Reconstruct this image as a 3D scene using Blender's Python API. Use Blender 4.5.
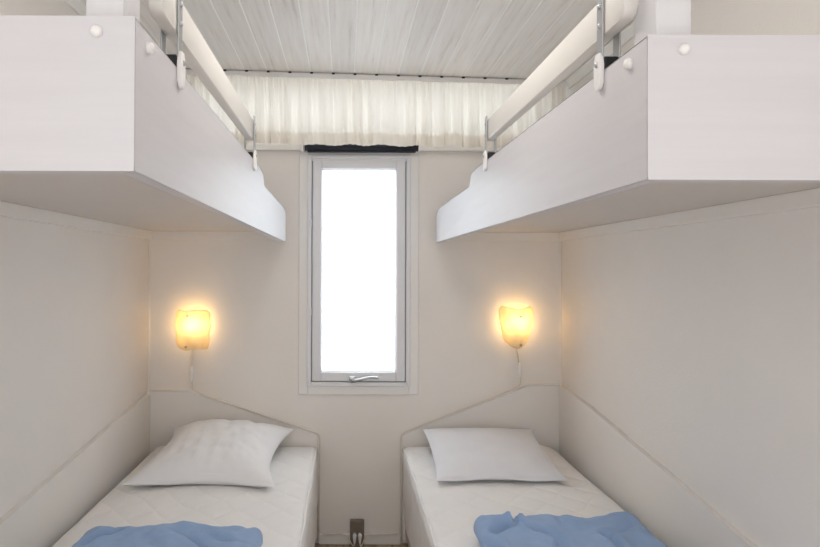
import bpy, bmesh, math, random
from mathutils import Vector, Matrix, noise
random.seed(7)
for o in list(bpy.data.objects):
    bpy.data.objects.remove(o)
SC = bpy.context.scene
COL = SC.collection
PI = math.pi

# ------------------------------------------------------------------ camera, world, exposure
EYE = 1.2055
cd = bpy.data.cameras.new('camera')
cam = bpy.data.objects.new('camera', cd); COL.objects.link(cam)
FPX = 610.0
PITCH, ROLL = 0.0103, 0.0037
fwd = Vector((0, math.cos(PITCH), math.sin(PITCH)))
rt = Vector((1, 0, 0)); up = rt.cross(fwd)
R = rt*math.cos(ROLL) + up*math.sin(ROLL); U = up*math.cos(ROLL) - rt*math.sin(ROLL)
cam.matrix_world = Matrix(((R.x, U.x, -fwd.x, 0), (R.y, U.y, -fwd.y, 0), (R.z, U.z, -fwd.z, EYE), (0, 0, 0, 1)))
cd.sensor_width = 36; cd.sensor_fit = 'HORIZONTAL'
cd.lens = 36*FPX/820
cd.shift_x = (410-344.95)/820
cd.shift_y = -(273.5-263.28)/820
cd.clip_start = 0.02
SC.camera = cam

w = bpy.data.worlds.new('overcast_daylight'); SC.world = w; w.use_nodes = True
bg = w.node_tree.nodes['Background']
_nt = w.node_tree
_tc = _nt.nodes.new('ShaderNodeTexCoord'); _sx = _nt.nodes.new('ShaderNodeSeparateXYZ')
_mr = _nt.nodes.new('ShaderNodeMapRange'); _mr.interpolation_type = 'SMOOTHSTEP'
_nt.links.new(_tc.outputs['Generated'], _sx.inputs[0]); _nt.links.new(_sx.outputs['Y'], _mr.inputs['Value'])
_mr.inputs['From Min'].default_value = -0.2; _mr.inputs['From Max'].default_value = 0.3
_mr.inputs['To Min'].default_value = 1.2      # dim daylight from the rest of the cabin behind the camera
_mr.inputs['To Max'].default_value = 4.2      # bright overcast sky beyond the windows
_nt.links.new(_mr.outputs['Result'], bg.inputs[1])
_mc = _nt.nodes.new('ShaderNodeMix'); _mc.data_type = 'RGBA'
_m2 = _nt.nodes.new('ShaderNodeMapRange'); _m2.inputs['From Min'].default_value = -0.2; _m2.inputs['From Max'].default_value = 0.3
_nt.links.new(_sx.outputs['Y'], _m2.inputs['Value']); _nt.links.new(_m2.outputs['Result'], _mc.inputs[0])
_mc.inputs[6].default_value = (1.0, 0.985, 0.985, 1); _mc.inputs[7].default_value = (0.88, 0.94, 1.0, 1)
_nt.links.new(_mc.outputs[2], bg.inputs[0])

SC.view_settings.view_transform = 'Standard'
SC.view_settings.look = 'None'
SC.view_settings.gamma = 1
SC.view_settings.exposure = 0.48
SC.view_settings.use_curve_mapping = False

# ------------------------------------------------------------------ materials
MATS = {}
def base_mat(name, col, rough=0.5, spec=0.35, metal=0.0):
    m = bpy.data.materials.new(name); m.use_nodes = True
    p = m.node_tree.nodes['Principled BSDF']
    p.inputs['Base Color'].default_value = (*col, 1)
    p.inputs['Roughness'].default_value = rough
    p.inputs['Metallic'].default_value = metal
    p.inputs['Specular IOR Level'].default_value = spec
    MATS[name] = m
    return m, m.node_tree, p
def N(nt, t, **kw):
    n = nt.nodes.new(t)
    for k, v in kw.items(): setattr(n, k, v)
    return n
def coords(nt, scale=(1, 1, 1), rot=(0, 0, 0)):
    g = N(nt, 'ShaderNodeNewGeometry')          # world position
    mp = N(nt, 'ShaderNodeMapping'); mp.inputs['Scale'].default_value = scale; mp.inputs['Rotation'].default_value = rot
    nt.links.new(g.outputs['Position'], mp.inputs['Vector'])
    return mp.outputs['Vector']
def add_noise(nt, vec, scale, detail=3, rough=0.55):
    n = N(nt, 'ShaderNodeTexNoise'); n.inputs['Scale'].default_value = scale
    n.inputs['Detail'].default_value = detail; n.inputs['Roughness'].default_value = rough
    nt.links.new(vec, n.inputs['Vector']); return n.outputs['Fac']
def ramp(nt, fac, stops):
    r = N(nt, 'ShaderNodeValToRGB')
    els = r.color_ramp.elements
    while len(els) < len(stops): els.new(0.5)
    for e, (p, c) in zip(els, stops): e.position = p; e.color = (*c, 1)
    nt.links.new(fac, r.inputs['Fac']); return r.outputs['Color']
def bump(nt, p, h, strength, dist=0.002):
    b = N(nt, 'ShaderNodeBump'); b.inputs['Strength'].default_value = strength; b.inputs['Distance'].default_value = dist
    nt.links.new(h, b.inputs['Height']); nt.links.new(b.outputs['Normal'], p.inputs['Normal'])
def varied(name, c1, c2, scale=(8, 8, 8), nscale=1.0, rough=0.5, spec=0.35, bstr=0.0, bscale=None, detail=4):
    m, nt, p = base_mat(name, c1, rough, spec)
    v = coords(nt, scale)
    f = add_noise(nt, v, nscale, detail)
    nt.links.new(ramp(nt, f, [(0.3, c1), (0.7, c2)]), p.inputs['Base Color'])
    if bstr:
        f2 = add_noise(nt, coords(nt, bscale or scale), 1.0, 4)
        bump(nt, p, f2, bstr)
    return m
WALL = varied('wallpaper', (0.835, 0.795, 0.75), (0.86, 0.82, 0.775), (3, 3, 3), 1, 0.62, 0.3, 0.35, (160, 160, 160))
PANEL = varied('painted_panel', (0.842, 0.803, 0.757), (0.86, 0.823, 0.777), (3, 3, 3), 1, 0.55, 0.3, 0.06, (90, 90, 90))
TRIM = varied('painted_trim', (0.83, 0.81, 0.78), (0.86, 0.84, 0.81), (5, 5, 5), 1, 0.45)
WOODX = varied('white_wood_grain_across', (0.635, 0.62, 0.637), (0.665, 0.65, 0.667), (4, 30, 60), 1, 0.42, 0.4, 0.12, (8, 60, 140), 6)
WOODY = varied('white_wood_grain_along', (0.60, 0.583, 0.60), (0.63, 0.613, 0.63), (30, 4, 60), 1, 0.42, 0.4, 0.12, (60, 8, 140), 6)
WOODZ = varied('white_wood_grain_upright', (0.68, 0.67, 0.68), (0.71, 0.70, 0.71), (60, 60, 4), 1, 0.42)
CREAM = varied('cream_painted_rail', (0.73, 0.70, 0.655), (0.76, 0.73, 0.685), (20, 4, 20), 1, 0.45)
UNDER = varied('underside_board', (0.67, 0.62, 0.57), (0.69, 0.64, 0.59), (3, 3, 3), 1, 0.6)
PVC = varied('white_window_plastic', (0.76, 0.76, 0.78), (0.78, 0.78, 0.80), (5, 5, 5), 1, 0.35, 0.5)
CAP = varied('white_plastic', (0.86, 0.84, 0.82), (0.87, 0.85, 0.83), (9, 9, 9), 1, 0.35, 0.5)
BLACK = varied('black_plastic', (0.012, 0.013, 0.016), (0.02, 0.021, 0.025), (30, 30, 30), 1, 0.45)
NAVY = varied('black_blind_fabric', (0.012, 0.014, 0.02), (0.022, 0.025, 0.035), (40, 200, 200), 1, 0.7)
GASK = varied('grey_gasket', (0.30, 0.29, 0.29), (0.34, 0.33, 0.33), (20, 20, 20), 1, 0.6)
BROWN = varied('brown_socket', (0.19, 0.155, 0.125), (0.23, 0.19, 0.155), (20, 20, 20), 1, 0.5)
CORD = varied('cream_cord', (0.74, 0.67, 0.57), (0.78, 0.71, 0.61), (20, 20, 20), 1, 0.5)
DARKBASE = varied('bed_base_wood', (0.55, 0.47, 0.38), (0.62, 0.53, 0.43), (30, 4, 30), 1, 0.6)

def metal_mat():
    m, nt, p = base_mat('zinc_metal', (0.50, 0.51, 0.52), 0.35, 0.5, 0.9)
    f = add_noise(nt, coords(nt, (60, 60, 8)), 1)
    r = N(nt, 'ShaderNodeMapRange'); r.inputs['To Min'].default_value = 0.28; r.inputs['To Max'].default_value = 0.45
    nt.links.new(f, r.inputs['Value']); nt.links.new(r.outputs['Result'], p.inputs['Roughness'])
    return m
METAL = metal_mat()

PLANK = 0.0925; GROOVE0 = -0.148
def ceiling_mat():
    m, nt, p = base_mat('whitewashed_planks', (0.76, 0.73, 0.7), 0.5)
    L = nt.links
    g = N(nt, 'ShaderNodeNewGeometry'); s = N(nt, 'ShaderNodeSeparateXYZ'); L.new(g.outputs['Position'], s.inputs[0])
    a = N(nt, 'ShaderNodeMath', operation='SUBTRACT'); L.new(s.outputs['X'], a.inputs[0]); a.inputs[1].default_value = GROOVE0
    b = N(nt, 'ShaderNodeMath', operation='DIVIDE'); L.new(a.outputs[0], b.inputs[0]); b.inputs[1].default_value = PLANK
    fl = N(nt, 'ShaderNodeMath', operation='FLOOR'); L.new(b.outputs[0], fl.inputs[0])
    wn = N(nt, 'ShaderNodeTexWhiteNoise', noise_dimensions='1D'); L.new(fl.outputs[0], wn.inputs['W'])
    off = N(nt, 'ShaderNodeVectorMath', operation='SCALE'); L.new(wn.outputs['Color'], off.inputs[0]); off.inputs['Scale'].default_value = 30
    ad = N(nt, 'ShaderNodeVectorMath', operation='ADD'); L.new(coords(nt, (70, 3.0, 1)), ad.inputs[0]); L.new(off.outputs[0], ad.inputs[1])
    f = add_noise(nt, ad.outputs[0], 1, 6, 0.65)
    c = ramp(nt, f, [(0.27, (0.70, 0.65, 0.605)), (0.42, (0.85, 0.81, 0.775)), (0.6, (0.90, 0.868, 0.838)), (0.75, (0.93, 0.905, 0.88))])
    mx = N(nt, 'ShaderNodeMix', data_type='RGBA', blend_type='MULTIPLY'); mx.inputs[0].default_value = 1
    mr = N(nt, 'ShaderNodeMapRange'); mr.inputs['To Min'].default_value = 0.93; mr.inputs['To Max'].default_value = 1.02
    L.new(wn.outputs['Value'], mr.inputs['Value']); L.new(c, mx.inputs[6]); L.new(mr.outputs['Result'], mx.inputs[7])
    # pale filler in the plank joints
    fr = N(nt, 'ShaderNodeMath', operation='FRACT'); L.new(b.outputs[0], fr.inputs[0])
    ce = N(nt, 'ShaderNodeMath', operation='SUBTRACT'); L.new(fr.outputs[0], ce.inputs[0]); ce.inputs[1].default_value = 0.5
    ab = N(nt, 'ShaderNodeMath', operation='ABSOLUTE'); L.new(ce.outputs[0], ab.inputs[0])
    gt = N(nt, 'ShaderNodeMath', operation='GREATER_THAN'); L.new(ab.outputs[0], gt.inputs[0]); gt.inputs[1].default_value = 0.472
    m2 = N(nt, 'ShaderNodeMix', data_type='RGBA'); L.new(gt.outputs[0], m2.inputs[0]); L.new(mx.outputs[2], m2.inputs[6]); m2.inputs[7].default_value = (0.95, 0.94, 0.92, 1)
    L.new(m2.outputs[2], p.inputs['Base Color'])
    bump(nt, p, f, 0.15)
    return m
CEIL = ceiling_mat()

def floor_mat():
    m, nt, p = base_mat('oak_laminate', (0.4, 0.28, 0.18), 0.4)
    br = N(nt, 'ShaderNodeTexBrick'); br.inputs['Scale'].default_value = 1
    br.inputs['Brick Width'].default_value = 1.2; br.inputs['Row Height'].default_value = 0.07; br.inputs['Mortar Size'].default_value = 0.002
    br.inputs['Color1'].default_value = (0.46, 0.33, 0.22, 1); br.inputs['Color2'].default_value = (0.36, 0.25, 0.16, 1); br.inputs['Mortar'].default_value = (0.16, 0.1, 0.06, 1)
    nt.links.new(coords(nt, (1, 1, 1), (0, 0, PI/2)), br.inputs['Vector'])
    f = add_noise(nt, coords(nt, (60, 4, 1)), 1, 5)
    mx = N(nt, 'ShaderNodeMix', data_type='RGBA', blend_type='MULTIPLY'); mx.inputs[0].default_value = 1
    nt.links.new(br.outputs['Color'], mx.inputs[6]); nt.links.new(ramp(nt, f, [(0.3, (0.75, 0.75, 0.75)), (0.7, (1.1, 1.1, 1.1))]), mx.inputs[7])
    nt.links.new(mx.outputs[2], p.inputs['Base Color'])
    return m
FLOOR = floor_mat()

def fabric(name, c1, c2, weave=700, bstr=0.15, rough=0.85, soft=12):
    m, nt, p = base_mat(name, c1, rough, 0.15)
    f = add_noise(nt, coords(nt, (soft,)*3), 1, 3)
    nt.links.new(ramp(nt, f, [(0.3, c1), (0.7, c2)]), p.inputs['Base Color'])
    f2 = add_noise(nt, coords(nt, (weave,)*3), 1, 2)
    bump(nt, p, f2, bstr, 0.001)
    p.inputs['Sheen Weight'].default_value = 0.1
    return m
PILLOW = fabric('pillow_cotton', (0.83, 0.825, 0.83), (0.85, 0.845, 0.85))
PILLOWG = fabric('pale_grey_pillow_cotton', (0.76, 0.765, 0.80), (0.79, 0.795, 0.825))
BLUE = fabric('blue_cotton', (0.27, 0.39, 0.60), (0.30, 0.42, 0.63), 500, 0.2)
def mattress_mat():
    m, nt, p = base_mat('quilted_mattress_cover', (0.86, 0.84, 0.82), 0.8, 0.2)
    L = nt.links
    hs = []
    for ang in (0.75, -0.75):
        wv = N(nt, 'ShaderNodeTexWave', bands_direction='X'); wv.inputs['Scale'].default_value = 3.2
        wv.inputs['Distortion'].default_value = 1.2; wv.inputs['Detail'].default_value = 0; wv.inputs['Detail Scale'].default_value = 2
        L.new(coords(nt, (1, 1, 0.3), (0, 0, ang)), wv.inputs['Vector'])
        pw = N(nt, 'ShaderNodeMath', operation='POWER'); L.new(wv.outputs['Fac'], pw.inputs[0]); pw.inputs[1].default_value = 0.35
        hs.append(pw.outputs[0])
    mn = N(nt, 'ShaderNodeMath', operation='MINIMUM'); L.new(hs[0], mn.inputs[0]); L.new(hs[1], mn.inputs[1])
    bump(nt, p, mn.outputs[0], 0.7, 0.006)
    f = add_noise(nt, coords(nt, (5, 5, 5)), 1)
    L.new(ramp(nt, f, [(0.3, (0.84, 0.825, 0.81)), (0.7, (0.865, 0.85, 0.835))]), p.inputs['Base Color'])
    return m
MATTR = mattress_mat()
def sheer(name, col, tr=0.55):
    m, nt, p = base_mat(name, col, 0.9, 0.1)
    t = N(nt, 'ShaderNodeBsdfTranslucent'); t.inputs[0].default_value = (*col, 1)
    f = add_noise(nt, coords(nt, (300, 300, 120)), 1, 2); bump(nt, p, f, 0.1, 0.001)
    v = add_noise(nt, coords(nt, (25, 25, 4)), 1, 3)
    cr = ramp(nt, v, [(0.3, tuple(c*0.96 for c in col)), (0.7, col)])
    nt.links.new(cr, p.inputs['Base Color']); nt.links.new(cr, t.inputs[0])
    mx = N(nt, 'ShaderNodeMixShader'); mx.inputs[0].default_value = tr
    nt.links.new(p.outputs[0], mx.inputs[1]); nt.links.new(t.outputs[0], mx.inputs[2])
    nt.links.new(mx.outputs[0], nt.nodes['Material Output'].inputs[0])
    return m
CURT = sheer('cream_voile', (0.90, 0.85, 0.775), 0.375); HEM = sheer('cream_voile_hem', (0.90, 0.85, 0.79), 0.85)
def glass_mat(name='clear_glass', c=1.0):
    m, nt, p = base_mat(name, (1, 1, 1))
    t = N(nt, 'ShaderNodeBsdfTransparent'); g = N(nt, 'ShaderNodeBsdfGlossy'); g.inputs['Roughness'].default_value = 0.02
    f = add_noise(nt, coords(nt, (2, 2, 2)), 1)
    nt.links.new(ramp(nt, f, [(0.3, (0.95*c, 0.965*c, 0.97*c)), (0.7, (0.97*c, 0.98*c, 0.98*c))]), t.inputs[0])
    mx = N(nt, 'ShaderNodeMixShader'); mx.inputs[0].default_value = 0.05
    nt.links.new(t.outputs[0], mx.inputs[1]); nt.links.new(g.outputs[0], mx.inputs[2])
    nt.links.new(mx.outputs[0], nt.nodes['Material Output'].inputs[0])
    return m
GLASS = glass_mat(); TINT = glass_mat('dimming_glass', 0.8)  # second glass has an added tint to cut daylight reaching the valance
def shade_mat():
    m, nt, p = base_mat('frosted_mottled_glass', (0.93, 0.90, 0.84), 0.3, 0.5)
    t = N(nt, 'ShaderNodeBsdfTranslucent')
    f = add_noise(nt, coords(nt, (28, 28, 22)), 1, 3)
    cr = ramp(nt, f, [(0.3, (0.54, 0.44, 0.26)), (0.65, (0.70, 0.61, 0.40))])
    nt.links.new(cr, t.inputs[0])
    mx = N(nt, 'ShaderNodeMixShader'); mx.inputs[0].default_value = 0.5
    nt.links.new(p.outputs[0], mx.inputs[1]); nt.links.new(t.outputs[0], mx.inputs[2])
    nt.links.new(mx.outputs[0], nt.nodes['Material Output'].inputs[0])
    return m
SHADE = shade_mat()
def bulb_mat():
    m, nt, p = base_mat('lit_bulb', (1, 0.9, 0.7))
    p.inputs['Emission Color'].default_value = (1.0, 0.62, 0.25, 1); p.inputs['Emission Strength'].default_value = 5
    return m
BULB = bulb_mat()

# ------------------------------------------------------------------ mesh helpers
def obj(name, bm, mat, parent=None, smooth=False, label=None):
    """link bm (built in world coordinates) as ONE mesh object, relative to its parent's origin"""
    bmesh.ops.recalc_face_normals(bm, faces=bm.faces[:])
    if parent is not None:
        P = parent
        off = Vector((0, 0, 0))
        while P is not None: off += P.location; P = P.parent
        bmesh.ops.translate(bm, verts=bm.verts[:], vec=-off)
    me = bpy.data.meshes.new(name); bm.to_mesh(me); bm.free()
    me.materials.append(mat)
    if smooth:
        for p in me.polygons: p.use_smooth = True
        if smooth != True:
            me.set_sharp_from_angle(angle=smooth)
    o = bpy.data.objects.new(name, me); COL.objects.link(o)
    if parent is not None: o.parent = parent
    if label: o['label'] = label
    return o
def thing(name, label, cat, loc, group=None):
    o = bpy.data.objects.new(name, None); COL.objects.link(o); o.location = loc
    o.empty_display_size = 0.1
    return tag(o, label, cat, group)
def tag(o, label, cat, group=None):
    o['label'] = label; o['category'] = cat
    if group: o['group'] = group
    return o
def recenter(o):
    """put a top-level mesh's origin at its base"""
    vs = [v.co for v in o.data.vertices]
    c = Vector(((min(v.x for v in vs)+max(v.x for v in vs))/2, (min(v.y for v in vs)+max(v.y for v in vs))/2, min(v.z for v in vs)))
    o.data.transform(Matrix.Translation(-c)); o.location = c
    return o
def struct(name, bm, mat, label, cat, smooth=False):
    o = obj(name, bm, mat, None, smooth); o['kind'] = 'structure'
    return tag(o, label, cat)
def BM(): return bmesh.new()
def box(bm, x0, x1, y0, y1, z0, z1, bev=0.0, seg=2):
    ret = bmesh.ops.create_cube(bm, size=1)
    vs = ret['verts']
    for v in vs:
        v.co = Vector((x0 if v.co.x < 0 else x1, y0 if v.co.y < 0 else y1, z0 if v.co.z < 0 else z1))
    if bev:
        es = list({e for v in vs for e in v.link_edges})
        bmesh.ops.bevel(bm, geom=es, offset=bev, segments=seg, affect='EDGES', profile=0.5)
    return bm
def prism(bm, pts, axis, a0, a1, bev=0.0, seg=2):
    """extrude a 2D polygon: axis 'x' -> pts (y,z); 'y' -> pts (x,z); 'z' -> pts (x,y)"""
    def mk(p, a):
        return {'x': (a, p[0], p[1]), 'y': (p[0], a, p[1]), 'z': (p[0], p[1], a)}[axis]
    A = [bm.verts.new(mk(p, a0)) for p in pts]; B = [bm.verts.new(mk(p, a1)) for p in pts]
    fs = [bm.faces.new(A), bm.faces.new(B[::-1])]
    n = len(pts)
    for i in range(n): fs.append(bm.faces.new((A[i], A[(i+1) % n], B[(i+1) % n], B[i])))
    if bev:
        es = list(fs[0].edges)+list(fs[1].edges)
        bmesh.ops.bevel(bm, geom=es, offset=bev, segments=seg, affect='EDGES', profile=0.5)
    return bm
def catmull(pts, k=6):
    P = [Vector(p) for p in pts]; P = [P[0]*2-P[1]]+P+[P[-1]*2-P[-2]]
    out = []
    for i in range(1, len(P)-2):
        for j in range(k):
            t = j/k; a, b, c, d = P[i-1:i+3]
            out.append(0.5*((2*b)+(c-a)*t+(2*a-5*b+4*c-d)*t*t+(3*b-a-3*c+d)*t**3))
    out.append(P[-2]); return out
def tube(bm, pts, r, n=8):
    P = [Vector(p) for p in pts]; rings = []
    ref = None
    for i, p in enumerate(P):
        d = (P[min(i+1, len(P)-1)]-P[max(i-1, 0)]).normalized()
        if ref is None:
            ref = Vector((0, 0, 1)) if abs(d.z) < 0.9 else Vector((0, 1, 0))
        s = d.cross(ref).normalized(); u = s.cross(d); ref = u
        rr = r[i] if isinstance(r, (list, tuple)) else r
        rings.append([bm.verts.new(p+(s*math.cos(a)+u*math.sin(a))*rr) for a in [2*PI*k/n for k in range(n)]])
    for a, b in zip(rings, rings[1:]):
        for k in range(n): bm.faces.new((a[k], a[(k+1) % n], b[(k+1) % n], b[k]))
    bm.faces.new(rings[0][::-1]); bm.faces.new(rings[-1])
    return bm
def cyl(bm, p0, p1, r, n=20): return tube(bm, [p0, p1], r, n)
def dome(bm, c, axis, r, h, n=20, m=6):
    """a domed cap: base circle at c, bulging along the unit axis"""
    ax = Vector(axis).normalized(); ref = Vector((0, 0, 1)) if abs(ax.z) < 0.9 else Vector((1, 0, 0))
    s = ax.cross(ref).normalized(); u = s.cross(ax); c = Vector(c)
    prof = [(r, 0), (r, h*0.35)]+[(r*math.cos(t), h*0.35+h*0.65*math.sin(t)) for t in [PI/2*k/m for k in range(1, m)]]
    rings = [[bm.verts.new(c+ax*hh+(s*math.cos(a)+u*math.sin(a))*rr) for a in [2*PI*k/n for k in range(n)]] for rr, hh in prof]
    top = bm.verts.new(c+ax*h)
    for a, b in zip(rings, rings[1:]):
        for k in range(n): bm.faces.new((a[k], a[(k+1) % n], b[(k+1) % n], b[k]))
    for k in range(n): bm.faces.new((rings[-1][k], rings[-1][(k+1) % n], top))
    bm.faces.new(rings[0][::-1]); return bm
def slab(bm, x0, x1, y0, y1, z0, z1, r, cuts=30):
    """soft rounded slab; returns its verts"""
    ret = bmesh.ops.create_cube(bm, size=2)
    bmesh.ops.subdivide_edges(bm, edges=bm.edges[:], cuts=cuts, use_grid_fill=True)
    c = Vector(((x0+x1)/2, (y0+y1)/2, (z0+z1)/2)); h = Vector(((x1-x0)/2, (y1-y0)/2, (z1-z0)/2))
    for v in bm.verts:
        p = Vector([math.copysign(abs(math.sin(max(-1, min(1, a))*PI/2))**0.9, a)*hh for a, hh in zip(v.co, h)])
        q = Vector([max(-(hh-r), min(hh-r, a)) for a, hh in zip(p, h)])
        d = p-q
        if d.length > 1e-9: p = q+d.normalized()*r
        v.co = c+p
    return bm
def fbm(p, s, oct=3):
    a, t, f = 1.0, 0.0, s
    for _ in range(oct):
        t += a*noise.noise(Vector(p)*f); a *= 0.5; f *= 2.0
    return t
def ridge(p, s):
    return 1-abs(noise.noise(Vector(p)*s))*2.0

# ------------------------------------------------------------------ room shell
XL, XR, YB, YF = -0.868, 0.958, 2.70, -0.4
def ceil_z(x): return 2.036-0.027*x
ZT = 2.07
struct('floor', box(BM(), XL-0.05, XR+0.05, YF, YB+0.06, -0.05, 0), FLOOR, 'oak laminate floor showing between the two lower beds', 'floor')
struct('wall_left', box(BM(), XL-0.05, XL, YF, YB+0.06, 0, ZT+0.03), WALL, 'cream textured side wall beside the left beds', 'wall')
struct('wall_right', box(BM(), XR, XR+0.05, YF, YB+0.06, 0, ZT+0.03), WALL, 'cream textured side wall beside the right beds', 'wall')
# back wall with the opening of the tall window and of the high strip window behind the valance
W1 = (-0.152, 0.276, 0.706, 1.698)
W2 = (-0.78, 0.87, 1.775, 1.985)
bm = BM()
y0, y1 = YB, YB+0.06
box(bm, XL, W1[0], y0, y1, 0, W2[2]); box(bm, W1[1], XR, y0, y1, 0, W2[2])
box(bm, W1[0], W1[1], y0, y1, 0, W1[2]); box(bm, W1[0], W1[1], y0, y1, W1[3], W2[2])
box(bm, XL, W2[0], y0, y1, W2[2], ZT+0.03); box(bm, W2[1], XR, y0, y1, W2[2], ZT+0.03)
box(bm, W2[0], W2[1], y0, y1, W2[3], ZT+0.03)
struct('wall_back', bm, WALL, 'cream wall with the tall window at the head of the beds', 'wall')
# planked ceiling with V grooves, running towards the window
bm = BM()
xs = []
k0 = int(math.floor((XL-GROOVE0)/PLANK))-1
gx = [GROOVE0+PLANK*k for k in range(k0, k0+24)]
prof = [(XL-0.04, ceil_z(XL-0.04))]
for g in gx:
    if XL < g-0.004 and g+0.004 < XR:
        prof += [(g-0.0035, ceil_z(g)), (g-0.001, ceil_z(g)+0.0008), (g+0.001, ceil_z(g)+0.0008), (g+0.0035, ceil_z(g))]
prof += [(XR+0.04, ceil_z(XR+0.04)), (XR+0.04, ZT+0.07), (XL-0.04, ZT+0.07)]
prism(bm, prof, 'y', YF, YB+0.05)
struct('ceiling', bm, CEIL, 'whitewashed wooden plank ceiling above the bunks', 'ceiling')
# trims
def trim_bar(name, bm, label, mat=TRIM, smooth=False): return struct(name, bm, mat, label, 'trim', smooth)
zc = ceil_z(XL)
trim_bar('trim_1', prism(BM(), [(XL, zc-0.03), (XL+0.008, zc-0.03), (XL+0.014, zc-0.022), (XL+0.028, zc-0.008), (XL+0.03, zc-0.001), (XL, zc)], 'y', YF, YB-0.1), 'cove strip between ceiling and left wall')
zc = ceil_z(XR)
trim_bar('trim_2', prism(BM(), [(XR, zc-0.03), (XR-0.008, zc-0.03), (XR-0.014, zc-0.022), (XR-0.028, zc-0.008), (XR-0.03, zc-0.001), (XR, zc)], 'y', YF, YB-0.1), 'cove strip between ceiling and right wall')
trim_bar('trim_3', box(BM(), XL, XL+0.008, YB-0.008, YB, 0.66, 1.34, 0.003), 'upright corner bead under the left bunk', WALL)
trim_bar('trim_4', box(BM(), XR-0.008, XR, YB-0.008, YB, 0.66, 1.34, 0.003), 'upright corner bead under the right bunk', WALL)
trim_bar('trim_5', box(BM(), XL, XR, YB-0.03, YB, 1.728, 1.757, 0.004), 'narrow white ledge under the valance, above the window')
bm = box(BM(), -0.110, 0.249, YB-0.014, YB, 0, 0.045, 0.003)
o = struct('baseboard_back', bm, TRIM, 'low white baseboard between the two lower beds', 'baseboard')

# tall window
win = struct('window_1', BM(), PVC, 'tall narrow white window glowing with daylight between the beds', 'window')
def frame_bm(bm, x0, x1, z0, z1, wd, y0, y1, bev=0.002):
    box(bm, x0, x0+wd, y0, y1, z0, z1, bev); box(bm, x1-wd, x1, y0, y1, z0, z1, bev)
    box(bm, x0+wd, x1-wd, y0, y1, z1-wd, z1, bev); box(bm, x0+wd, x1-wd, y0, y1, z0, z0+wd, bev)
    return bm
bm = BM()
frame_bm(bm, -0.204, 0.325, 0.655, 1.727, 0.042, YB-0.011, YB-0.0005, 0.003)
obj('window_trim', bm, TRIM, win)
bm = BM(); frame_bm(bm, -0.166, 0.288, 0.692, 1.712, 0.018, YB-0.02, YB+0.055, 0.003)
obj('window_frame', bm, PVC, win)
bm = BM(); frame_bm(bm, -0.148, 0.270, 0.710, 1.694, 0.004, YB-0.006, YB+0.05, 0.0)
obj('gasket', bm, GASK, win)
bm = BM(); frame_bm(bm, -0.144, 0.266, 0.714, 1.690, 0.040, YB-0.012, YB+0.04, 0.004)
sash = obj('sash', bm, PVC, win)
bm = BM(); frame_bm(bm, -0.105, 0.227, 0.753, 1.651, 0.005, YB-0.002, YB+0.03, 0.001); obj('glazing_bead', bm, PVC, sash)
obj('glass_pane', box(BM(), -0.106, 0.228, YB+0.012, YB+0.018, 0.752, 1.652), GLASS, win)
# catch at the bottom
hm = BM()
box(hm, 0.020, 0.048, YB-0.026, YB-0.012, 0.712, 0.738, 0.003)
h = obj('handle', hm, METAL, win, label='metal catch at the bottom of the window')
lv = BM(); tube(lv, catmull([(0.030, YB-0.034, 0.722), (0.055, YB-0.040, 0.724), (0.085, YB-0.040, 0.731), (0.118, YB-0.036, 0.736), (0.148, YB-0.034, 0.733)], 5), [0.006]*21, 10)
cyl(lv, (0.034, YB-0.02, 0.724), (0.034, YB-0.042, 0.724), 0.010, 16)
obj('lever', lv, METAL, h, True)
for zz in (1.41, 1.02):
    obj('hinge', box(BM(), -0.158, -0.146, YB-0.028, YB-0.014, zz-0.018, zz+0.018, 0.003), PVC, win)
# high strip window behind the valance
w2 = struct('window_2', frame_bm(BM(), W2[0], W2[1], W2[2], W2[3], 0.02, YB+0.005, YB+0.05, 0.002), PVC, 'high strip window hidden behind the cream valance', 'window')
obj('glass_pane', box(BM(), W2[0]+0.018, W2[1]-0.018, YB+0.02, YB+0.026, W2[2]+0.018, W2[3]-0.018), TINT, w2, label='pane with added tint to dim the light behind the valance')

# added fill light: glowing dome over the aisle, out of view, brightens the interior
dm, dnt, dp = base_mat('added_fill_glow', (0.9, 0.9, 0.88))
dp.inputs['Emission Color'].default_value = (1.0, 0.965, 0.92, 1); dp.inputs['Emission Strength'].default_value = 12
cl = thing('added_fill_dome', 'added glowing dome over the aisle, out of view, brightening the interior', 'lamp', (0.06, 1.25, ceil_z(0.06)))
obj('fill_dome_shell', dome(BM(), (0.06, 1.25, ceil_z(0.06)-0.014), (0, 0, -1), 0.14, 0.06, 28, 8), dm, cl, True)
obj('base_ring', cyl(BM(), (0.06, 1.25, ceil_z(0.06)-0.02), (0.06, 1.25, ceil_z(0.06)-0.001), 0.15, 28), CAP, cl, 0.7)

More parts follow.
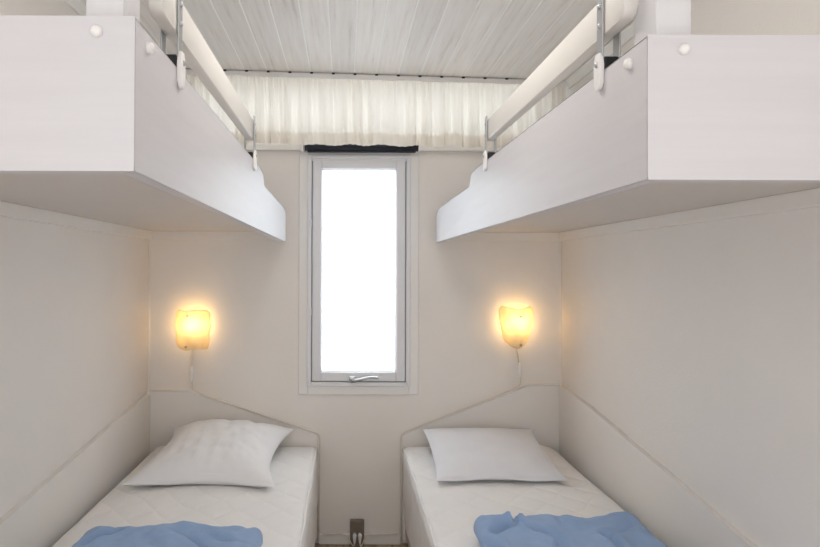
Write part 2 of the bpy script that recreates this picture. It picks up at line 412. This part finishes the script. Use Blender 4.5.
# ------------------------------------------------------------------ upper bunks
def z_side(side): return side
def mitre(bm, xf, yf, T):
    for v in bm.verts:
        if abs(v.co.x-xf) < 1e-4 and v.co.y < yf+T+1e-4: v.co.y = yf
    bmesh.ops.bevel(bm, geom=bm.edges[:], offset=0.0014, segments=2, affect='EDGES', profile=0.5)
    return bm
def bevel_all(me, off):
    b = bmesh.new(); b.from_mesh(me)
    bmesh.ops.bevel(b, geom=b.edges[:], offset=off, segments=2, affect='EDGES', profile=0.5)
    b.to_mesh(me); b.free()
def make_bunk(side):
    L = side == 'left'
    s = 1 if L else -1                      # +1: aisle lies towards +x
    xf = -0.2555 if L else 0.392            # aisle face of the side board
    xw = XL if L else XR
    yf = 0.736 if L else 0.789              # front face of the front board
    zb, zt = 1.3235, 1.511
    T = 0.022
    r = thing('bunk_bed', 'white wooden upper bunk fixed to the %s wall, with guard rail' % side, 'bunk bed', ((xf+xw)/2, 1.7, zb))
    def X(a, b): return (min(a, b), max(a, b))
    # side board with the step down towards the window
    prof = [(yf+T, zb), (2.632, zb), (2.636, zb+0.004), (2.636, 1.430), (2.628, 1.442), (2.600, 1.454), (2.52, 1.4625), (2.2, 1.467), (1.935, 1.467), (1.922, 1.471), (1.914, 1.482), (1.908, 1.496), (1.897, 1.504), (1.86, 1.507), (1.80, 1.511), (yf+T, zt)]
    x0, x1 = X(xf, xf-s*T)
    obj('side_board', mitre(prism(BM(), prof, 'x', x0, x1), xf, yf, T), WOODY, r, 0.7)
    x0, x1 = X(xw, xf)
    obj('front_board', prism(BM(), [(xw, yf), (xf, yf), (xf-s*T, yf+T), (xw, yf+T)], 'z', zb, zt+0.001, 0), WOODX, r, 0.7)
    bevel_all(r.children[-1].data, 0.0014)
    x0, x1 = X(xw, xf-s*T)
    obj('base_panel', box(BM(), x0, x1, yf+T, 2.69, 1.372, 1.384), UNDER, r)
    obj('support_batten', box(BM(), x0, x1-0.0 if not L else x1, 2.682, 2.6985, 1.334, 1.372, 0.002), PANEL, r)
    x0, x1 = X(xw, xw+s*0.018)
    obj('support_batten', box(BM(), x0, x1, yf+T, 2.682, 1.336, 1.372, 0.002), PANEL, r)
    # corner post up to the ceiling
    x0, x1 = X(xf-s*T, xf-s*(T+0.048))
    obj('post', box(BM(), x0, x1, yf+T, yf+T+0.063, zb+0.02, ceil_z((x0+x1)/2)-0.001, 0.003), WOODZ, r)
    # round bolt caps
    obj('bolt_cap', dome(BM(), (xf-s*0.046, yf, 1.4925), (0, -1, 0), 0.0072, 0.0078), CAP, r, 0.8)
    obj('bolt_cap', dome(BM(), (xf, yf+0.049, 1.4905), (s, 0, 0), 0.0078, 0.0085), CAP, r, 0.8)
    # guard rail carried by two U brackets
    ya, yb = (0.850, 1.708) if L else (0.858, 1.705)
    z0, z1 = 1.5655, 1.6225
    rc = 0.016
    pr = []
    for cy, cz, a0 in ((yb-0.004, z0+0.004, -PI/2), (yb-0.004, z1-0.004, 0)):
        for k in range(4): a = a0+PI/2*k/3; pr.append((cy+0.004*math.cos(a), cz+0.004*math.sin(a)))
    for cy, cz, a0 in ((ya+rc, z1-rc, PI/2), (ya+rc, z0+rc, PI)):
        for k in range(7): a = a0+PI/2*k/6; pr.append((cy+rc*math.cos(a), cz+rc*math.sin(a)))
    x0, x1 = X(xf-s*0.001, xf-s*0.022)
    rail = obj('guard_rail', prism(BM(), pr, 'x', x0, x1, 0.003, 2), CREAM, r, 0.7, 'cream guard rail along the aisle edge')
    for yy in ((0.930 if L else 0.932), (1.697 if L else 1.69)):
        x0, x1 = X(xf, xf+s*0.003)
        obj('bracket_plate', box(BM(), x0, x1, yy-0.0105, yy+0.0105, 1.515, 1.632, 0.001), METAL, rail, label='outer metal strap of the rail bracket')
        x0, x1 = X(xf-s*0.0225, xf-s*0.0255)
        obj('bracket_plate', box(BM(), x0, x1, yy-0.0105, yy+0.0105, 1.500, 1.600, 0.001), METAL, rail)
        x0, x1 = X(xf-s*0.001, xf-s*0.0225)
        obj('spacer_block', box(BM(), x0, x1, yy-0.010, yy+0.010, 1.5115, 1.531, 0.002), BLACK, rail, label='black plastic block on the board edge')
        # white hook reaching down the board face
        b = BM()
        pts = [(yy+0.0095*math.cos(a), 1.490+0.0095*math.sin(a)) for a in [PI+PI*k/10 for k in range(11)]]
        pts += [(yy+0.0115, 1.518), (yy+0.0105, 1.530), (yy+0.006, 1.537), (yy-0.006, 1.537), (yy-0.0105, 1.530), (yy-0.0115, 1.518)]
        x0, x1 = X(xf+s*0.0005, xf+s*0.0075)
        prism(b, pts, 'x', x0, x1, 0.002, 2)
        obj('hook', b, CAP, rail, 0.7, 'white plastic end hooked over the board')
        for zz in (1.580, 1.610): obj('screw', dome(BM(), (xf+s*0.003, yy, zz), (s, 0, 0), 0.0042, 0.003, 12, 4), METAL, rail, 0.8)
        obj('screw', dome(BM(), (xf+s*0.0075, yy, 1.520), (s, 0, 0), 0.0045, 0.003, 12, 4), METAL, rail, 0.8)
    return r
make_bunk('left'); make_bunk('right')
def upper_mattress(side):
    L = side == 'left'
    x0, x1 = (XL+0.01, -0.2855) if L else (0.421, XR-0.01)
    yf = 0.785 if L else 0.90
    b = slab(BM(), x0, x1, yf, 2.66, 1.3845, 1.488, 0.035, 26)
    for v in b.verts:
        if v.co.z > 1.44: v.co.z += 0.004*fbm(v.co, 7)
        if L and v.co.z > 1.44: v.co.z += 0.036*max(0, 1-abs((v.co.x+0.60)/0.26)**2.5)*max(0, 1-abs((v.co.y-0.9)/0.16)**2)
    # keep clear of the corner post
    for v in b.verts:
        if L and v.co.x > -0.335 and v.co.y < 0.84: v.co.x = -0.335
    o = obj('mattress', b, MATTR, None, True)
    tag(recenter(o), 'thin cream mattress lying in the %s upper bunk' % side, 'mattress')
upper_mattress('left'); upper_mattress('right')

# ------------------------------------------------------------------ lower beds
def make_bed(side):
    L = side == 'left'
    if L:
        head = [(XL+0.001, 0.02), (-0.113, 0.02), (-0.113, 0.482), (-0.120, 0.488), (-0.667, 0.668), (-0.69, 0.672), (XL+0.001, 0.672)]
        sidep = [(2.68, 0.66), (2.4, 0.643), (1.973, 0.609), (1.546, 0.573), (1.1, 0.535), (0.75, 0.51)]
        xw, xin = XL, -0.125
    else:
        head = [(XR-0.001, 0.02), (0.252, 0.02), (0.252, 0.482), (0.259, 0.488), (0.785, 0.694), (0.81, 0.703), (XR-0.001, 0.704)]
        sidep = [(2.68, 0.700), (2.55, 0.695), (2.35, 0.680), (2.05, 0.644), (1.80, 0.617), (1.421, 0.568), (1.1, 0.53), (0.75, 0.50)]
        xw, xin = XR, 0.268
    s = 1 if L else -1
    r = thing('bed', 'low built-in bed along the %s wall with sloping headboard' % side, 'bed', ((xw+xin)/2, 1.7, 0))
    obj('headboard', prism(BM(), head, 'y', YB-0.018, YB-0.0005, 0.002), PANEL, r)
    # thin edging bead along the headboard's top
    pts = [(p[0], YB-0.020, p[1]-0.002) for p in head[1:]]
    b = BM(); tube(b, pts[0:5]+[(pts[-1][0]+s*0.02, pts[-1][1], pts[-1][2])], 0.0035, 6)
    obj('edging', b, TRIM, r, 1.0)
    x0, x1 = sorted((xw+s*0.001, xw+s*0.017))
    obj('side_panel', prism(BM(), [(2.68, 0.02)]+sidep+[(0.75, 0.02)], 'x', x0, x1, 0.002), PANEL, r)
    # base platform and legs
    x0, x1 = sorted((xw+s*0.018, xin))
    obj('base', box(BM(), x0, x1, 0.76, 2.675, 0.05, 0.10, 0.004), DARKBASE, r)
    for yy in (0.80, 2.62):
        for xx in (x0+0.05, x1-0.05):
            obj('leg', box(BM(), xx-0.022, xx+0.022, yy-0.022, yy+0.022, 0, 0.05, 0.003), DARKBASE, r)
    return r
make_bed('left'); make_bed('right')
def lower_mattress(side):
    L = side == 'left'
    x0, x1 = (-0.822, -0.115) if L else (0.250, 0.916)
    zt, zb = 0.44, 0.1005
    b = slab(BM(), x0, x1, 0.76, 2.668, zb, zt, 0.032, 44)
    xin = x1 if L else x0
    for v in b.verts:
        t = (v.co.z-zb)/(zt-zb)
        v.co.z += 0.005*fbm(v.co, 5)*(1 if t > 0.6 else 0)
        side_d = abs(v.co.x-xin)
        if side_d < 0.03 and 0.02 < t < 0.9:
            v.co.x += (0.006*fbm((v.co.x, v.co.y*3, v.co.z*5+v.co.y*4), 3))-(-0.003 if L else -0.010)*(1-t)
        if (not L) and v.co.x > 0.70 and v.co.y > 2.35 and t > 0.6:      # corner of the cover puffs up by the wall
            v.co.z += 0.028*math.exp(-((v.co.x-0.80)/0.07)**2-((v.co.y-2.58)/0.10)**2)
    m = tag(recenter(obj('mattress', b, MATTR, None, True)), 'white quilted mattress on the %s lower bed' % side, 'mattress')
    zt2 = zt-0.006
    xi = xin+(-0.007 if L else 0.007)
    xo = (x0+0.007) if L else (x1-0.007)
    for (xx, zz) in ((xi, zt2),):
        tb = BM(); tube(tb, [(xx+0.0015*math.sin(k*0.9), 0.80+k*0.047, zz-0.001+0.0015*math.sin(k*1.7)) for k in range(40)], 0.0045, 8)
        p = BM()
        obj('piping', tb, MATTR, m, True, 'corded seam along the aisle edge')
    return m
mattL = lower_mattress('left'); mattR = lower_mattress('right')

def pillow(label, mat, cx, cy, w, d, T, z_front, z_back, shear=0.0, tension=0.06, seed=0, ears=0.02, wr=1.0):
    """cushion of two bulged faces with pinched sides and pointed corners, tilted up towards the headboard"""
    b = BM(); n = 64
    top, bot = {}, {}
    for i in range(n+1):
        for j in range(n+1):
            u, v = -1+2*i/n, -1+2*j/n
            u, v = math.sin(u*PI/2), math.sin(v*PI/2)
            pin = 1-tension*(1-v*v)+ears*(abs(u*v)**3)
            pin2 = 1-tension*(1-u*u)+ears*(abs(u*v)**3)
            x = u*w/2*pin; y = v*d/2*pin2
            th = T*max(0.0, (1-abs(u)**2.6))**0.55*max(0.0, (1-abs(v)**2.6))**0.55
            q = Vector((x*1.0, y, seed*3.1))
            cr = wr*(0.006*fbm(q, 9, 3)+0.0045*ridge((x*2.4+0.3*y, y*0.7, seed), 8)*max(0, 1-abs(u)**3)+0.002*ridge((x*3, y*1.2, seed+4), 22))
            zz = 0.25*T*0
            edge = (1-abs(u)**6)*(1-abs(v)**6)
            base = z_front+(z_back-z_front)*(v+1)/2
            wob = 0.004*math.sin(u*5+seed)*(abs(v) > 0.98)
            X = cx+x+shear*v; Y = cy+y
            t = b.verts.new((X, Y, base+th*0.62+cr*edge+wob)); top[i, j] = t
            if i in (0, n) or j in (0, n): bot[i, j] = t
            else: bot[i, j] = b.verts.new((X, Y, base-th*0.38+wob))
    for i in range(n):
        for j in range(n):
            b.faces.new((top[i, j], top[i+1, j], top[i+1, j+1], top[i, j+1]))
            b.faces.new((bot[i, j], bot[i, j+1], bot[i+1, j+1], bot[i+1, j]))
    for v in b.verts:
        v.co.z = max(v.co.z, 0.4465); v.co.y = min(v.co.y, YB-0.022)
    o = obj('pillow', b, mat, None, True)
    return tag(recenter(o), label, 'pillow', 'pillows at the heads of the lower beds')
pillow('plump white pillow leaning on the left headboard', PILLOW, -0.490, 2.378, 0.478, 0.515, 0.145, 0.462, 0.512, 0.012, 0.10, 1, 0.11, 1.6)
pillow('flat pale grey pillow on the right lower bed', PILLOWG, 0.565, 2.400, 0.455, 0.44, 0.062, 0.458, 0.522, 0.004, 0.03, 2, 0.03, 0.35)

def seg_dist(x, y, a, b):
    ax, ay = a; bx, by = b
    dx, dy = bx-ax, by-ay
    t = max(0, min(1, ((x-ax)*dx+(y-ay)*dy)/(dx*dx+dy*dy)))
    return math.hypot(x-ax-dx*t, y-ay-dy*t), t
def duvet(label, x0, x1, y0, y1, z0, T, seed, creases, ridges, back_edge):
    """folded duvet: soft slab with pinched creases, rolled fold ridges and a loose outline"""
    b = slab(BM(), x0, x1, y0, y1, z0, z0+T, T*0.48, 84)
    cx, cy = (x0+x1)/2, (y0+y1)/2
    for v in b.verts:
        t = (v.co.z-z0)/T
        p = Vector((v.co.x, v.co.y, seed*1.7))
        # loose outline
        k = max(0, (v.co.y-cy)/(y1-cy))
        v.co.y += k**3*back_edge(v.co.x)
        a = math.atan2(v.co.y-cy, v.co.x-cx)
        f = 1+0.012*math.sin(3*a+seed)+0.012*fbm((math.cos(a)*2, math.sin(a)*2, seed), 1.6, 3)
        v.co.x = cx+(v.co.x-cx)*f
        x, y = v.co.x, v.co.y
        if t > 0.3:
            k = min(1, (t-0.3)/0.5)
            wx = x+0.02*fbm(p, 6, 2); wy = y+0.02*fbm(p+Vector((4, 1, 0)), 6, 2)
            h = 0.010*fbm(p, 5, 2)+0.006*fbm(Vector((wx*1.2, wy*1.9, seed)), 17, 2)
            for ca, cb, dep, wd in creases:
                d, q = seg_dist(wx, wy, ca, cb)
                taper = 1-0.6*abs(2*q-1)
                h -= 2.1*dep*taper*math.exp(-(d/wd)**2)
                h += 0.8*dep*taper*math.exp(-((d-2.2*wd)/(1.4*wd))**2)
            for ca, cb, hgt, wd in ridges:
                d, q = seg_dist(wx, wy, ca, cb)
                h += hgt*(1-0.5*abs(2*q-1))*math.exp(-(d/wd)**2)
            v.co.z += k*h
        v.co.z = max(v.co.z, z0)
    o = obj('duvet', b, BLUE, None, True)
    return tag(recenter(o), label, 'duvet', 'blue duvets folded on the lower beds')
duvet('blue folded duvet with long sweeping folds on the left lower bed', -0.695, -0.215, 0.98, 1.675, 0.446, 0.062, 2,
      [((-0.60, 1.64), (-0.66, 1.56), 0.012, 0.012), ((-0.44, 1.62), (-0.30, 1.50), 0.008, 0.012), ((-0.40, 1.655), (-0.26, 1.55), 0.007, 0.010), ((-0.52, 1.60), (-0.40, 1.45), 0.007, 0.014)],
      [((-0.47, 1.63), (-0.33, 1.50), 0.010, 0.020), ((-0.43, 1.665), (-0.30, 1.60), 0.012, 0.018), ((-0.30, 1.60), (-0.235, 1.48), 0.010, 0.022), ((-0.66, 1.63), (-0.60, 1.45), 0.008, 0.03)],
      lambda x: 0.018*math.sin((x+0.70)*9.0-1.2))
duvet('blue puckered duvet with pinched stitches on the right lower bed', 0.362, 0.835, 0.98, 1.765, 0.446, 0.066, 5,
      [((0.478, 1.730), (0.490, 1.685), 0.018, 0.009), ((0.50, 1.675), (0.56, 1.60), 0.013, 0.009), ((0.40, 1.63), (0.47, 1.69), 0.010, 0.010), ((0.372, 1.60), (0.40, 1.53), 0.012, 0.010), ((0.695, 1.625), (0.690, 1.50), 0.016, 0.009), ((0.62, 1.745), (0.60, 1.68), 0.008, 0.012), ((0.70, 1.62), (0.80, 1.70), 0.007, 0.014), ((0.55, 1.59), (0.53, 1.48), 0.012, 0.010)],
      [((0.40, 1.68), (0.46, 1.715), 0.010, 0.022), ((0.55, 1.70), (0.66, 1.70), 0.006, 0.03), ((0.60, 1.58), (0.66, 1.52), 0.008, 0.03), ((0.74, 1.66), (0.80, 1.56), 0.006, 0.03)],
      lambda x: 0.02*(x-0.6)/0.24+0.010*math.sin(x*24))

# ------------------------------------------------------------------ valance, rail, roller blind
yc = 2.595
bm = BM(); nx, nz = 700, 14
xa, xb = XL+0.03, XR-0.018
def zfold(x): return 1.7365-0.010*(x-0.05)
def curtain_pt(x, t):
    ph = x*2*PI/0.072+3.4*noise.noise(Vector((x*6, 3.3, 0)))+0.5*(1-t)*noise.noise(Vector((x*8, 9.1, 0)))
    a = 0.007+0.009*(1-t)+0.004*noise.noise(Vector((x*11, 1, 0)))
    w = math.sin(ph)
    y = a*math.copysign(abs(w)**0.75, w)+0.0035*math.sin(2.7*ph+1.3+1.5*t)+0.003*t*t*math.sin(x*2*PI/0.021+math.sin(x*30))
    zb = zfold(x)+0.0035*w+0.003*math.sin(ph*0.5+1)+0.009*noise.noise(Vector((x*10, 7, 0)))
    ztp = ceil_z(x)-0.0115
    return Vector((x, yc+y, zb+(ztp-zb)*t))
def curtain_strip(t0, t1, rows, dy):
    b = BM(); g = {}
    for i in range(nx+1):
        for k in range(rows+1):
            p = curtain_pt(xa+(xb-xa)*i/nx, t0+(t1-t0)*k/rows)
            g[i, k] = b.verts.new(p+Vector((0, dy, 0)))
    for i in range(nx):
        for k in range(rows): b.faces.new((g[i, k], g[i+1, k], g[i+1, k+1], g[i, k+1]))
    return b
cur = tag(recenter(obj('valance', curtain_strip(0, 1, nz, 0), CURT, None, True)), 'short gathered cream valance curtain hanging across above the window', 'curtain')
obj('hem', curtain_strip(0.0, 0.185, 5, 0.0025), HEM, cur, True)
cr = thing('curtain_rail', 'slim white curtain rail at the end of the plank ceiling', 'curtain rail', (0, 2.585, 2.03))
def sloped_box(b, x0, x1, y0, y1, d0, d1):
    prism(b, [(x0, ceil_z(x0)-d0), (x1, ceil_z(x1)-d0), (x1, ceil_z(x1)-d1), (x0, ceil_z(x0)-d1)], 'y', y0, y1)
bm = BM()
sloped_box(bm, XL+0.001, XR-0.001, 2.572, 2.612, 0.004, 0.010)
sloped_box(bm, XL+0.001, XR-0.001, 2.570, 2.576, 0.006, 0.024)
sloped_box(bm, XL+0.001, XR-0.001, 2.580, 2.612, 0.000, 0.004)
obj('track', bm, TRIM, cr)
hk = None
for k in range(20):
    x = -0.785+k*0.0916
    if x > XR-0.03: break
    if hk is None:
        hk = obj('glide_hook', box(BM(), x-0.006, x+0.006, 2.566, 2.580, ceil_z(x)-0.0075, ceil_z(x)-0.001, 0.001), BLACK, cr, label='small dark hook on the rail')
    else:
        c = hk.copy(); COL.objects.link(c); c.parent = cr; c.location = (k*0.0916, 0, ceil_z(x)-ceil_z(-0.785))
rb = thing('roller_blind', 'rolled-up black blind above the window, under the valance', 'blind', (0.06, 2.652, 1.72))
b = BM(); xs = [-0.176+0.011*k for k in range(46)]
tube(b, [(x, 2.648, 1.7395-0.003*(x-0.06)) for x in xs], [0.0185+0.0012*noise.noise(Vector((x*20, 0, 0))) for x in xs], 20)
obj('roll', b, NAVY, rb, 0.8)
obj('hem_bar', box(BM(), -0.165, 0.305, 2.640, 2.652, 1.714, 1.724, 0.002), NAVY, rb)
for x in (-0.186, 0.324):
    obj('bracket', box(BM(), x-0.008, x+0.005, 2.628, YB-0.03, 1.720, 1.760, 0.003), CAP, rb, label='white end bracket')

# ------------------------------------------------------------------ wall lamps with cords
def make_lamp(side):
    L = side == 'left'
    x, z = (-0.6655, 0.941) if L else (0.7505, 0.958)
    r = thing('reading_lamp', 'lit frosted glass wall lamp over the %s lower bed, %s' % (side, 'squarish shade' if L else 'shade tapering to a rounded bottom'), 'lamp', (x, YB, z-0.09))
    nu, nv = 24, 26
    b = BM(); g = {}
    for i in range(nu+1):
        for j in range(nv+1):
            u, v = -1+2*i/nu, -1+2*j/nv
            if L:
                hw = 0.075*(1+0.04*math.sin(3.2*v+0.5)-0.16*(max(0, abs(v)-0.75)/0.25)**2)+0.002*math.sin(v*9)
                zz = v*0.086+0.003*math.sin(u*4)*abs(v)
            else:
                hw = 0.049+0.027*min(1, (v+1)/1.5)**0.8
                if v < -0.6: hw *= math.sqrt(max(0.0, 1-((-0.6-v)/0.4)**2*0.45))
                if v > 0.7: hw *= math.sqrt(max(0.0, 1-((v-0.7)/0.3)**2*0.35))
                zz = v*0.092-0.010*max(0, v)**4*(1-abs(u))*1.5+(0.016*u*u if v < 0 else 0)*(-v)
            yy = YB-0.066+0.040*abs(u)**2.4+0.012*max(0, abs(v)-0.3)
            g[i, j] = b.verts.new((x+u*hw, yy+0.0015*noise.noise(Vector((u*3, v*3, 1))), z+zz))
    for i in range(nu):
        for j in range(nv): b.faces.new((g[i, j], g[i+1, j], g[i+1, j+1], g[i, j+1]))
    bmesh.ops.solidify(b, geom=b.faces[:], thickness=0.004)
    obj('glass_shade', b, SHADE, r, True)
    obj('back_plate', box(BM(), x-0.018, x+0.018, YB-0.010, YB-0.0005, z-0.070, z+0.064, 0.003), CAP, r)
    sx = (-0.014, -0.020) if L else (0.010, 0.010)
    for dx, dz in ((sx[0], 0.062 if L else 0.048), (sx[1], -0.072 if L else -0.076)):
        sb = dome(BM(), (x+dx, YB-0.0655, z+dz), (0, -1, 0), 0.0055, 0.005, 14, 4)
        cyl(sb, (x+dx, YB-0.066, z+dz), (x+dx, YB-0.009, z+dz), 0.002, 8)
        obj('screw', sb, METAL, r, 0.8)
    lh = BM(); cyl(lh, (x+0.004, YB-0.03, z-0.055), (x+0.004, YB-0.03, z-0.022), 0.011, 16)
    box(lh, x-0.006, x+0.012, YB-0.03, YB-0.009, z-0.05, z-0.04)
    obj('lamp_holder', lh, CAP, r, 0.8)
    bb = BM(); bmesh.ops.create_uvsphere(bb, u_segments=16, v_segments=10, radius=0.011)
    for v in bb.verts: v.co = Vector((x+0.004+v.co.x, YB-0.03+v.co.y, z-0.004+v.co.z*1.7))
    obj('bulb', bb, BULB, r, True)
    ld = bpy.data.lights.new('bulb_light', 'POINT'); ld.energy = 0.65; ld.color = (1.0, 0.64, 0.26); ld.shadow_soft_size = 0.02
    lo = bpy.data.objects.new('bulb_light', ld); COL.objects.link(lo); lo.parent = r
    lo.location = Vector((x+0.004, YB-0.030, z+0.020))-r.location
    # cord: down to the inline switch, then along the headboard edge to the floor and the socket
    yk = YB-0.0275
    if L:
        pts = [(x-0.002, YB-0.012, z-0.07), (x-0.004, YB-0.014, z-0.12), (x-0.005, YB-0.02, 0.757), (x-0.004, YB-0.02, 0.735), (x-0.002, YB-0.022, 0.70), (x+0.004, yk, 0.678), (x+0.02, yk, 0.6695)]
        seg = [(-0.60, yk, 0.6475), (-0.45, yk, 0.598), (-0.30, yk, 0.549), (-0.15, yk, 0.4995), (-0.118, yk, 0.486), (-0.1085, yk, 0.470), (-0.1075, yk+0.006, 0.40), (-0.1075, yk+0.004, 0.2), (-0.107, yk+0.004, 0.075), (-0.098, yk+0.006, 0.055), (-0.06, yk+0.006, 0.0495), (-0.02, yk+0.004, 0.051), (0.015, yk-0.004, 0.045), (0.030, yk-0.018, 0.022), (0.042, yk-0.026, 0.012), (0.046, yk-0.026, 0.03)]
        sz, sxx, plug_x = 0.745, x-0.0045, 0.046
    else:
        pts = [(x+0.004, YB-0.012, z-0.08), (x+0.010, YB-0.014, z-0.12), (x+0.017, YB-0.02, 0.785), (x+0.018, YB-0.02, 0.752), (x+0.021, YB-0.022, 0.725), (x+0.014, yk, 0.700), (x-0.01, yk, 0.688)]
        seg = [(0.64, yk, 0.645), (0.50, yk, 0.590), (0.38, yk, 0.543), (0.285, yk, 0.505), (0.258, yk, 0.490), (0.2475, yk, 0.472), (0.2465, yk+0.006, 0.40), (0.2465, yk+0.004, 0.2), (0.246, yk+0.004, 0.07), (0.235, yk+0.006, 0.052), (0.18, yk+0.006, 0.0485), (0.13, yk+0.004, 0.0485), (0.098, yk-0.002, 0.047), (0.082, yk-0.018, 0.020), (0.072, yk-0.026, 0.010), (0.069, yk-0.026, 0.03)]
        sz, sxx, plug_x = 0.768, x+0.0175, 0.069
    b = BM(); tube(b, catmull(pts+seg, 6), 0.0025, 8)
    cord = obj('cord', b, CORD, r, True, 'thin pale cord running down the headboard edge')
    sb = BM(); tube(sb, [(sxx, YB-0.021, sz+dz) for dz in (-0.032, -0.028, -0.012, 0.012, 0.028, 0.032)], [0.003, 0.006, 0.0085, 0.0085, 0.006, 0.003], 14)
    obj('inline_switch', sb, CAP, cord, True, 'white inline switch')
    pb = BM(); tube(pb, [(plug_x, yk-0.026, zz) for zz in (0.022, 0.030, 0.045, 0.058, 0.064)], [0.0035, 0.005, 0.007, 0.0085, 0.006], 12)
    cyl(pb, (plug_x, yk-0.026, 0.056), (plug_x, yk-0.008, 0.056), 0.006, 12)
    obj('plug', pb, CAP, cord, True, 'white plug in the brown socket')
    return r
make_lamp('left'); make_lamp('right')
sk = thing('wall_socket', 'small brown double socket at floor level between the beds', 'socket', (0.058, YB, 0.0))
b = box(BM(), 0.027, 0.088, YB-0.036, YB-0.0145, 0.004, 0.114, 0.003)
obj('housing', b, BROWN, sk)
obj('face_plate', box(BM(), 0.031, 0.084, YB-0.0385, YB-0.036, 0.078, 0.108, 0.001), BROWN, sk)
